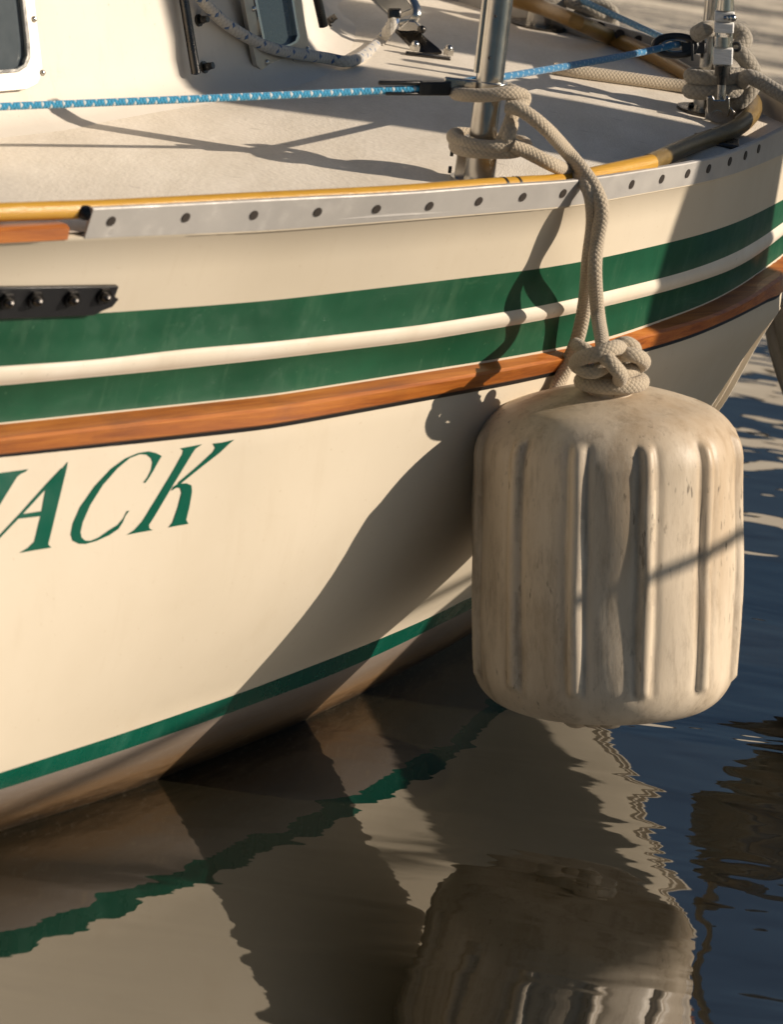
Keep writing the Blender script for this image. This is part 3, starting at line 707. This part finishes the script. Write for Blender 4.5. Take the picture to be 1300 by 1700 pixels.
# fork and chainplate
def pxbox(name, poly, Y, th, mat, parent, bev=.001):
    P = [Vector(aty(x, y, Y)) for x, y in poly]; mb = MB(); mb.prism(P, (0, th, 0)); return mb.build(name, mat, parent, bevel=bev)
cp = pxbox('bow_chainplate', [(1169, 235), (1172, 182), (1177, 172), (1214, 178), (1221, 186), (1218, 238)], TY-.004, .009, steel, boat)
fk = pxbox('fork', [(1174, 162), (1184, 158), (1187, 166), (1203, 166), (1206, 159), (1212, 162), (1213, 186), (1209, 196), (1200, 203), (1188, 202), (1178, 196), (1174, 186)], TY-.020, .012, steel, cp, .0015)
c = Vector(aty(1192, 193, TY-.0205)); mb = MB(); mb.cyl(c, c+Vector((0, -.0025, 0)), .0078, 24); mb.build('fork_pin', steel, fk)
mb = MB(); c = dk(1190, 236); mb.box(c+Vector((0, 0, .001)), (1, 0, 0), (0, 1, 0), (0, 0, 1), .06, .05, .006); mb.build('deck_plate', darkst, cp, bevel=.002)
# ------------------------------------------------------------------ track and swivel cleat on the deck
def dkbox(name, poly, th, mat, parent, up=0., bev=.001):
    P = [dk(x, y, up) for x, y in poly]; mb = MB(); mb.prism(P, (0, 0, th)); return mb.build(name, mat, parent, bevel=bev)
q0 = dk(690, 80)
cleat = link('swivel_cleat', None, boat, q0); cleat.empty_display_size = .03
def P_(x, y, Y): return Vector(aty(x, y, Y))
qy = q0.y
mb = MB(); mb.prism([P_(656, 48, qy-.0), P_(690, 47, qy), P_(735, 85, qy-.03), P_(696, 88, qy-.03)], (0, .0, -.005)); mb.build('arm', darkst, cleat, bevel=.001)
dkbox('foot_bar', [(673, 92), (748, 101), (748, 98), (673, 89)], .004, darkst, cleat)
for x, y in ((687, 91), (743, 98)):
    mb = MB(); c = dk(x, y, .006); mb.cyl(c, c+Vector((0, 0, .007)), .008, 6); mb.sph(c+Vector((0, 0, .008)), .006); mb.build('foot_bolt', steel, cleat)
mb = MB(); mb.prism([P_(x, y, qy-.02) for x, y in ((660, 50), (668, 42), (678, 34), (690, 36), (703, 48), (700, 55), (688, 51), (676, 52))], (0, .014, 0)); mb.build('cheek_plate', steel, cleat, bevel=.0015)
mb = MB(); mb.prism([P_(612, -8, qy+.05), P_(652, -34, qy+.05), P_(686, 14, qy), P_(650, 27, qy)], Vector((.004, .01, -.008))); mb.build('channel', steel, cleat, bevel=.001)
mb = MB(); mb.tube(spline([P_(676, -15, qy+.02), P_(690, 8, qy), P_(692, 25, qy-.01), P_(682, 36, qy-.01), P_(664, 40, qy-.01)], 6), .0065, 10, flat=.5); mb.build('guide_loop', steel, cleat)
mb = MB(); mb.box(P_(655, 22, qy-.012), Rt, (0, 1, 0), Up, .018, .015, .012); mb.build('jaw', darkst, cleat, bevel=.002)
mb = MB(); mb.sph(P_(700, 49, qy-.022), .006); mb.build('swivel_pin', darkst, cleat)

# sheet drooping across the cabin to the cleat
wy = onwall(420, 70)[0].y
def wr(x, y, o_=.016): return onwall(x, y, o_)[0]
rope('sheet_rope', [wr(262, -50, .03), wr(310, 0, .02), wr(360, 40, .012), wr(420, 74, .012), wr(470, 95, .012), wr(530, 107, .011), P_(585, 101, wr(540, 100).y+.0), P_(625, 74, qy-.02), P_(648, 45, qy-.02), P_(656, 26, qy-.01)], .0078, rope_w, 'thick white sheet with blue flecks drooping across the cabin front to the steel cleat', 'rope', group=None)

# ------------------------------------------------------------------ yellow hose round the inside of the toe rail
inw = lambda i: Vector(-ot[i])
hp = []
for x in range(-60, 1080, 60):
    i = station(x); hp.append(Vector(R_top[i])+inw(i)*(.020)+Vector((0, 0, -.0075 if x > 120 else -.007)))
hp2 = [P_(1010, 287, Vector(R_top[station(1010)]).y+.03), P_(1080, 271, R_top[station(1080)][1]+.03)]
hp = hp[:-1]
hose_pts = hp + [P_(1040, 279, R_top[station(1040)][1]+.025), P_(1082, 270, R_top[station(1080)][1]+.03)]
hz = rope('garden_hose', hose_pts, .0105, hosey, 'yellow hose tucked along the inside of the near toe rail', 'hose', n=6)
rope('shaded_hose_end', [P_(1078, 271, R_top[station(1080)][1]+.03), dk(1150, 252, .010), dk(1215, 230, .012), dk(1243, 210, .014), dk(1249, 190, .014), dk(1238, 182, .018), dk(1225, 178, .02)], .0118, hose_k, 'end of the yellow hose, darkened for shade, curling round the bow chainplate', 'hose', n=10)
for hx in (867, 879):
    i = station(hx); c = Vector(R_top[i])+inw(i)*.02+Vector((0, 0, -.0075)); tg = Vector(R_top[i+1]-R_top[i-1]).normalized()
    mb = MB(); mb.tube([c-tg*.0022, c+tg*.0022], .0109, 16, caps=False); mb.build('band_mark', black, hz)
fh = [dk(1165, 152, .012), dk(1140, 137, .012), dk(1095, 112, .012), dk(1055, 93, .012), dk(1010, 75, .012), dk(960, 52, .012), dk(900, 27, .012), dk(850, 12, .012), dk(800, -4, .012)]
rope('garden_hose', fh, .0112, hosem('ochre_hose', (.40, .22, .05), (.30, .155, .035)), 'ochre hose lying along the foot of the far toe rail', 'hose', n=6)
# far toe rail inner flange holes
for x, y in ((931, 24), (997, 44), (1030, 57), (1062, 67), (1094, 77)):
    j = int(np.argmin([abs((np.array(P_(x, y, p[1]))-p)@Rt) for p in FR[60:]]))+60
    c = P_(x, y, FR[j][1]-.010); mb = MB(); mb.cyl(c, c+Vector((-.001, -.004, 0)), .0075, 14); mb.build('bolt_hole', hole, boat)

# braided rope lying on the deck to the bow post
rope('deck_rope', [dk(918, 123, .007), dk(960, 130, .009), dk(1040, 141, .009), dk(1110, 151, .009), dk(1160, 160, .012)], .0092, rope_b, 'beige braided rope lying straight across the bow deck', 'rope')
# grey mooring line wrapped on the bow post
def wrap(cx, cy, rx, ry, Y, a0, a1, n=14, rise=0, bulge=0):
    out = []
    for k in range(n+1):
        a = a0+(a1-a0)*k/n; p = P_(cx, cy, Y)+rightv*rx*math.cos(a)+Vector((0, 1, 0))*ry*math.sin(a)+Vector(Up)*(rise*k/n); out.append(p)
    return out
ml = []
ml += wrap(1192, 122, .036, .024, PY, math.radians(-20), math.radians(-340), 14, -.006)
ml += wrap(1190, 145, .036, .024, PY, math.radians(10), math.radians(-330), 14, -.008)
ml += [P_(1240, 128, PY-.03), P_(1262, 135, PY-.04), P_(1290, 152, PY-.06), P_(1330, 176, PY-.10), P_(1420, 240, PY-.3)]
rope('mooring_line', ml, .0105, rope_g, 'grey braided mooring line wound twice round the bow post and leaving to the right', 'rope', n=4)
ml2 = [P_(1158, 56, PY-.02), P_(1175, 48, PY-.035), P_(1198, 50, PY+.03), P_(1225, 52, PY+.03), P_(1237, 66, PY+.02), P_(1226, 82, PY+.01), P_(1236, 95, PY+.0), P_(1248, 112, PY), P_(1254, 130, PY), P_(1246, 150, PY-.01), P_(1228, 170, PY-.01), P_(1212, 184, PY)]
rope('mooring_line', ml2, .0115, rope_g, 'grey braided rope looping down behind the taped turnbuckle', 'rope', n=5)
rope('mooring_line', [P_(1155, 60, PY+.02), P_(1162, 46, PY+.0), P_(1185, 44, PY-.03), P_(1200, 46, PY-.02)], .0108, rope_g, None, n=5, parent=None) if False else None

# far stanchion foot with its rope coil
FB = dk(893, 45); mb = MB(); FT = Vector(aty(905, -120, FB.y)); mb.cyl(FB, FT, .0125, 20); fs = mb.build('stanchion', steel, boat)
mb = MB(); mb.cyl(FB, FB+Vector((0, 0, .05)), .018, 20); mb.build('stanchion_socket', steel, fs)
mb = MB(); mb.cyl(FB, FB+Vector((0, 0, .005)), .04, 24); mb.build('base_flange', darkst, fs)
fw = []
for k in range(26):
    a = k*.75; fw.append(P_(903, 6-(k*.4), FB.y)+rightv*.03*math.cos(a)+Vector((0, 1, 0))*.022*math.sin(a))
fw += [P_(950, 5, FB.y-.02), P_(985, 16, FB.y-.02), P_(1012, 32, FB.y-.0), P_(1020, 42, FB.y+.02)]
rope('mooring_line', fw, .0085, rope_g, 'grey rope wound round the foot of the far stanchion at the top edge', 'rope', n=4)
lp = [P_(x, y, FB.y-.01) for x, y in ((960, 12), (985, 3), (1012, 12), (1020, 28), (1000, 36), (970, 30), (955, 20))]
rope('mooring_line', lp, .0075, rope_g, 'small grey rope loop hanging at the far toe rail', 'rope', n=5)

# ------------------------------------------------------------------ the big fender
def fender(name, bot, top, r, mat, label, ang0, nr=12, group=None, plug=True):
    bot = Vector(bot); top = Vector(top); ax = (top-bot).normalized(); Lh = (top-bot).length
    xx = rightv-ax*rightv.dot(ax); xx.normalize(); yy = ax.cross(xx); yy = yy if yy.y < 0 else -yy
    root = thing(name, label, 'fender', tuple(bot), group)
    A = 288; prof = []
    H = 130
    V = []; G = []
    def rad(s):          # s 0..1 bottom to top
        b_ = r*(1.0-.042*((s-.60)/.62)**2)
        if s < .14: q = (.14-s)/.14; return b_-r*.36*(1-math.sqrt(max(0, 1-q*q*.96)))
        if s > .83: q = (s-.83)/.17; return b_-r*.42*(1-math.sqrt(max(0, 1-q*q*.94)))
        return b_
    pr = []
    for k in range(12): pr.append((bot-ax*.006*(1-(k/12)**2), rad(0)*k/12, 0))
    for k in range(H+1):
        s = k/H; s2 = s; pr.append((bot+ax*Lh*s2*.95, rad(s2), s2))
    rt = pr[-1][1]
    for k in range(1, 12): q = k/11; pr.append((bot+ax*(Lh*.95+Lh*.05*math.sin(q*math.pi/2)), rt*(1-q)+.012*q, 1.5))
    for p, rr, s in pr:
        for k in range(A):
            a = 2*math.pi*k/A
            g_ = 0; bmp = 0
            if 0 < s <= 1:
                ph = ((a-ang0) % (2*math.pi/nr)); ph = ph if ph < math.pi/nr else ph-2*math.pi/nr
                dd = abs(ph)*r; e0 = min(max((s-.105)/.022, 0), 1)*min(max((.925-s)/.022, 0), 1)
                wv = .0100*(1+.05*math.sin(s*17+a*3))
                if dd < wv: bmp = .0060*(1-(dd/wv)**2)**.8*e0
                g_ = math.exp(-((dd-wv)/.0045)**2)*e0 if dd > wv*.8 else 0
                ds = abs(((a-ang0-.27*math.pi/6+math.pi) % (2*math.pi))-math.pi)*r; bmp += .0011*max(0, 1-ds/.0022)
                bmp += .0010*math.sin(a*3+s*7)+.0008*math.sin(a*7-s*11) - .0016*math.exp(-((dd-wv-.003)/.004)**2)*e0
            rr2 = rr+bmp
            V.append(p+(xx*math.sin(a)+yy*math.cos(a))*rr2); G.append(g_)
    n = len(pr); Fc = [(i*A+k, i*A+(k+1) % A, (i+1)*A+(k+1) % A, (i+1)*A+k) for i in range(1, n-1) for k in range(A)]
    Fc += [tuple((n-1)*A+k for k in range(A)), tuple(A+k for k in range(A))[::-1]]
    V = V; c = sum(V, Vector())/len(V)
    M_ = Matrix((xx, yy, ax)).transposed()
    me = bpy.data.meshes.new('body'); me.from_pydata([M_.inverted() @ (v-c) for v in V], [], Fc); me.materials.append(mat)
    at = me.attributes.new('groove', 'FLOAT', 'POINT'); at.data.foreach_set('value', G)
    me.validate(); me.update()
    bm = bmesh.new(); bm.from_mesh(me); bmesh.ops.recalc_face_normals(bm, faces=bm.faces); bm.to_mesh(me); bm.free(); me.shade_smooth()
    o = link('body', me, root, c); o.rotation_euler = M_.to_euler()
    mb = MB(); mb.cyl(top-ax*.01, top+ax*.012, .03, 30, .024); mb.cyl(top+ax*.012, top+ax*.026, .022, 30, .019); mb.build('eye_neck', mat, root, bevel=.004)
    if plug:
        mb = MB(); cpt = bot-ax*.002
        mb.cyl(cpt, cpt-ax*.016, .05, 30, .044); mb.sph(cpt-ax*.018+yy*.02-xx*.034, .018, (1, 1, .6)); mb.sph(cpt-ax*.018+yy*.02+xx*.006, .020, (1, 1, .55)); mb.sph(cpt-ax*.016+yy*.025-xx*.014, .017, (1, 1, .6)); mb.build('bottom_plug', mat, root)
    return root, ax, xx, yy
FYT, FYB = 6.41, 6.45
FBt = P_(1001, 1159, FYB); FTp = P_(1014, 652, FYT)
fr_, fax, fxx, fyy = fender('fender', FBt, FTp, .1655, fend, 'large dirty cream ribbed fender hanging off the bow on two ropes', math.radians(-14.7))
# knot and loop on the fender eye
def C3(x, y, dy=0): return P_(x, y, FYT+dy)
frope = thing('fender_rope', 'beige braided rope hitched to the stanchion, carrying the big fender by a knot', 'rope', tuple(C3(1016, 634)))
lb = wrap(1016, 634, .037, .030, FYT, math.radians(60), math.radians(-310), 16, .002)
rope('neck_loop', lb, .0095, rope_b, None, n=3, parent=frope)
def k3(P): return spline([C3(*p) for p in P], 8)
kmb = MB()
for P, r_ in (([(956, 571, -.01), (968, 578, -.025), (984, 588, -.03), (1000, 600, -.02)], .0082),
          ([(968, 613, -.005), (957, 604, -.028), (967, 594, -.048), (990, 588, -.060), (1012, 580, -.056), (1027, 577, -.04), (1036, 588, -.015)], .0095),
          ([(959, 605, -.026), (970, 615, -.043), (987, 617, -.048), (1004, 609, -.045), (1014, 600, -.03)], .0088),
          ([(998, 588, -.045), (1010, 597, -.064), (1022, 610, -.064), (1031, 622, -.052), (1029, 632, -.03)], .0092),
          ([(1020, 588, -.005), (1024, 575, -.018), (1040, 570, -.020), (1053, 577, -.015), (1055, 590, .0)], .0088),
          ([(1022, 592, -.02), (1040, 588, -.036), (1060, 592, -.032), (1069, 601, -.012), (1057, 611, -.004), (1040, 617, -.022), (1026, 621, -.03)], .0092),
          ([(990, 612, .0), (1010, 620, -.01), (1036, 622, .0), (1040, 606, .015), (1010, 600, .02)], .0095)):
    kmb.tube(k3(P), r_, 16)
kmb.build('knot', rope_b, frope)
# rope 1: from the stanchion hitch over the rail to the knot
ri = station(985); RE = Vector(R_top[ri])
yr = RE.y
r1 = [P_(842, 176, SY-.03), P_(868, 184, SY-.035), P_(905, 212, SY-.03), P_(942, 252, yr+.0), P_(975, 292, yr-.015), P_(992, 320, yr-.03), P_(1000, 350, yr-.035), P_(992, 400, yr-.03), P_(988, 450, yr-.035), P_(993, 520, 6.45), P_(1000, 565, FYT-.01)]
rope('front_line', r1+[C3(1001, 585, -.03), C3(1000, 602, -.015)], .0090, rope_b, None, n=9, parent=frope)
r2 = [P_(850, 240, SY-.035), P_(872, 250, SY-.03), P_(915, 272, SY-.02), P_(948, 287, yr+.012), P_(968, 300, yr-.015), P_(981, 325, yr-.03), P_(985, 370, yr-.02), P_(978, 430, yr-.02), P_(972, 500, 6.50), P_(960, 560, 6.52), P_(942, 605, 6.53), P_(925, 645, 6.52), P_(912, 690, 6.48)]
rope('rear_line', r2, .0090, rope_b, None, n=9, parent=frope)
# hitches on the stanchion
def around(cy0, cy1, r1_, a0, a1, n=16, sx=1.0):
    out = []
    for k in range(n+1):
        q = k/n; a = math.radians(a0+(a1-a0)*q); cy = cy0+(cy1-cy0)*q; cx = 793+(303-cy)*.145
        out.append(P_(cx, cy, SY)+side*r1_*math.cos(a)*sx+fr*r1_*math.sin(a)); 
    return out
h1 = [P_(868, 168, SY-.02), P_(872, 160, SY-.01)] + around(163, 160, .0275, 20, 300, 14, 1.25)
rope('stanchion_hitch', [P_(842, 176, SY-.028), P_(858, 176, SY-.03), P_(870, 168, SY-.02), P_(868, 158, SY-.02), P_(845, 154, SY-.032), P_(812, 158, SY-.034), P_(778, 158, SY-.026), P_(757, 155, SY-.004), P_(765, 148, SY+.02), P_(800, 146, SY+.036), P_(840, 148, SY+.03), P_(862, 158, SY+.01), P_(856, 176, SY-.005), P_(848, 200, SY-.02), P_(838, 226, SY-.025), P_(830, 244, SY-.0)], .0084, rope_b, None, n=7, parent=frope)
rope('stanchion_hitch', [P_(850, 206, SY-.01), P_(846, 222, SY-.03), P_(840, 240, SY-.034), P_(815, 244, SY-.036), P_(780, 240, SY-.028), P_(754, 230, SY-.004), P_(760, 222, SY+.02), P_(800, 226, SY+.036), P_(838, 234, SY+.03), P_(866, 236, SY+.01), P_(872, 244, SY-.012), P_(850, 252, SY-.026), P_(812, 252, SY-.034), P_(775, 250, SY-.028), P_(756, 242, SY-.004), P_(770, 234, SY+.022), P_(810, 236, SY+.036)], .0084, rope_b, None, n=7, parent=frope)

# ------------------------------------------------------------------ second fender past the stem
fender('fender', P_(1462, 768, 7.55), P_(1337, 500, 7.45), .086, fend_d, 'grey fender hanging in shade beyond the stem at the right edge', .2, 8)
rope('fender_rope', [P_(1328, 516, 7.45), P_(1330, 470, 7.42), P_(1340, 380, 7.4), P_(1375, 200, 7.35)], .008, rope_g, 'grey rope holding the shaded fender at the right edge', 'rope')

# ------------------------------------------------------------------ timber piles added out of view on the right, for their shadows
def pile(x, y, r, h, label):
    root = thing('added_pile', label, 'pile', (x, y, 0)); mb = MB()
    P = [Vector((x+.01*math.sin(k), y+.01*math.cos(k*1.7), z)) for k, z in enumerate(np.linspace(-2.5, h, 14))]
    mb.tube(P, [r*(1.03-.004*k) for k in range(14)], 28); mb.build('timber', pile_m, root)
    mb = MB(); mb.cyl((x, y, h-.12), (x, y, h-.06), r*1.04, 28); mb.build('iron_band', darkst, root)
pile(2.3, 6.96, .20, 3.4, 'round timber pile added out of view right of the bow to shade it')  # unseen, put in to throw the broad shadow over bow and deck

# ------------------------------------------------------------------ buildings added for their cream reflection, seen only mirrored in the water
whm = paint('lime_washed_wall', (.80, .72, .60), (.72, .63, .51), .8, .3)
roofm = paint('roof_tile_brown', (.12, .07, .045), (.09, .055, .04), .8, .5)
def backdrop(cx, cy, wd, dp, h, rz, label):
    root = thing('backdrop', label, 'building', (cx, cy, 0), 'buildings added for the water reflection'); c_, s_ = math.cos(rz), math.sin(rz)
    X = Vector((c_, s_, 0)); Y = Vector((-s_, c_, 0)); O = Vector((cx, cy, 0))
    mb = MB(); mb.box(O+Vector((0, 0, h/2)), X, Y, (0, 0, 1), wd, dp, h); mb.build('wall', whm, root)
    mb = MB(); mb.prism([O-X*(wd/2+.4)-Y*(dp/2+.4)+Z_*(h+.01), O-X*(wd/2+.4)+Y*(dp/2+.4)+Z_*(h+.01), O-X*(wd/2+.4)+Z_*(h+dp*.12)], X*(wd+.8)); mb.build('roof', roofm, root)
    for k in range(int(wd//4)):
        for zz in (2.5, 6.2):
            p = O-X*(wd/2-2-k*4)-Y*(dp/2+.02)+Z_*zz; mb = MB(); mb.box(p, X, Y, (0, 0, 1), 1.3, .12, 1.7); mb.build('window', glass, root)
Z_ = Vector((0, 0, 1))
backdrop(3, 72, 34, 14, 12.2, .9, 'long cream warehouse building with a brown roof, added out of view to reflect cream in the water')
backdrop(31, 90, 34, 14, 14.5, .9, 'taller cream warehouse building right of the long one, added for the same reflection')

pile(2.95, 7.56, .17, 3.4, 'thinner timber pile added out of view behind the other one to shade the far deck and second fender')  # unseen, added to shade the far deck and the second fender

pile(1.25, 4.2, .14, 1.9, 'short timber pile added out of view in the right foreground to hold the shadow-casting rope')  # unseen, added only to carry the rope below
rope('shadow_rope', [(2.14, 6.85, 1.16), (2.0, 6.55, 1.13), (1.84, 6.05, 1.11), (1.6, 5.3, 1.12), (1.3, 4.3, 1.2)], .008, rope_g, 'thin grey rope added out of view between two piles to cast a thin shadow', 'rope')  # unseen, strung to draw a thin shadow line on hull and fender
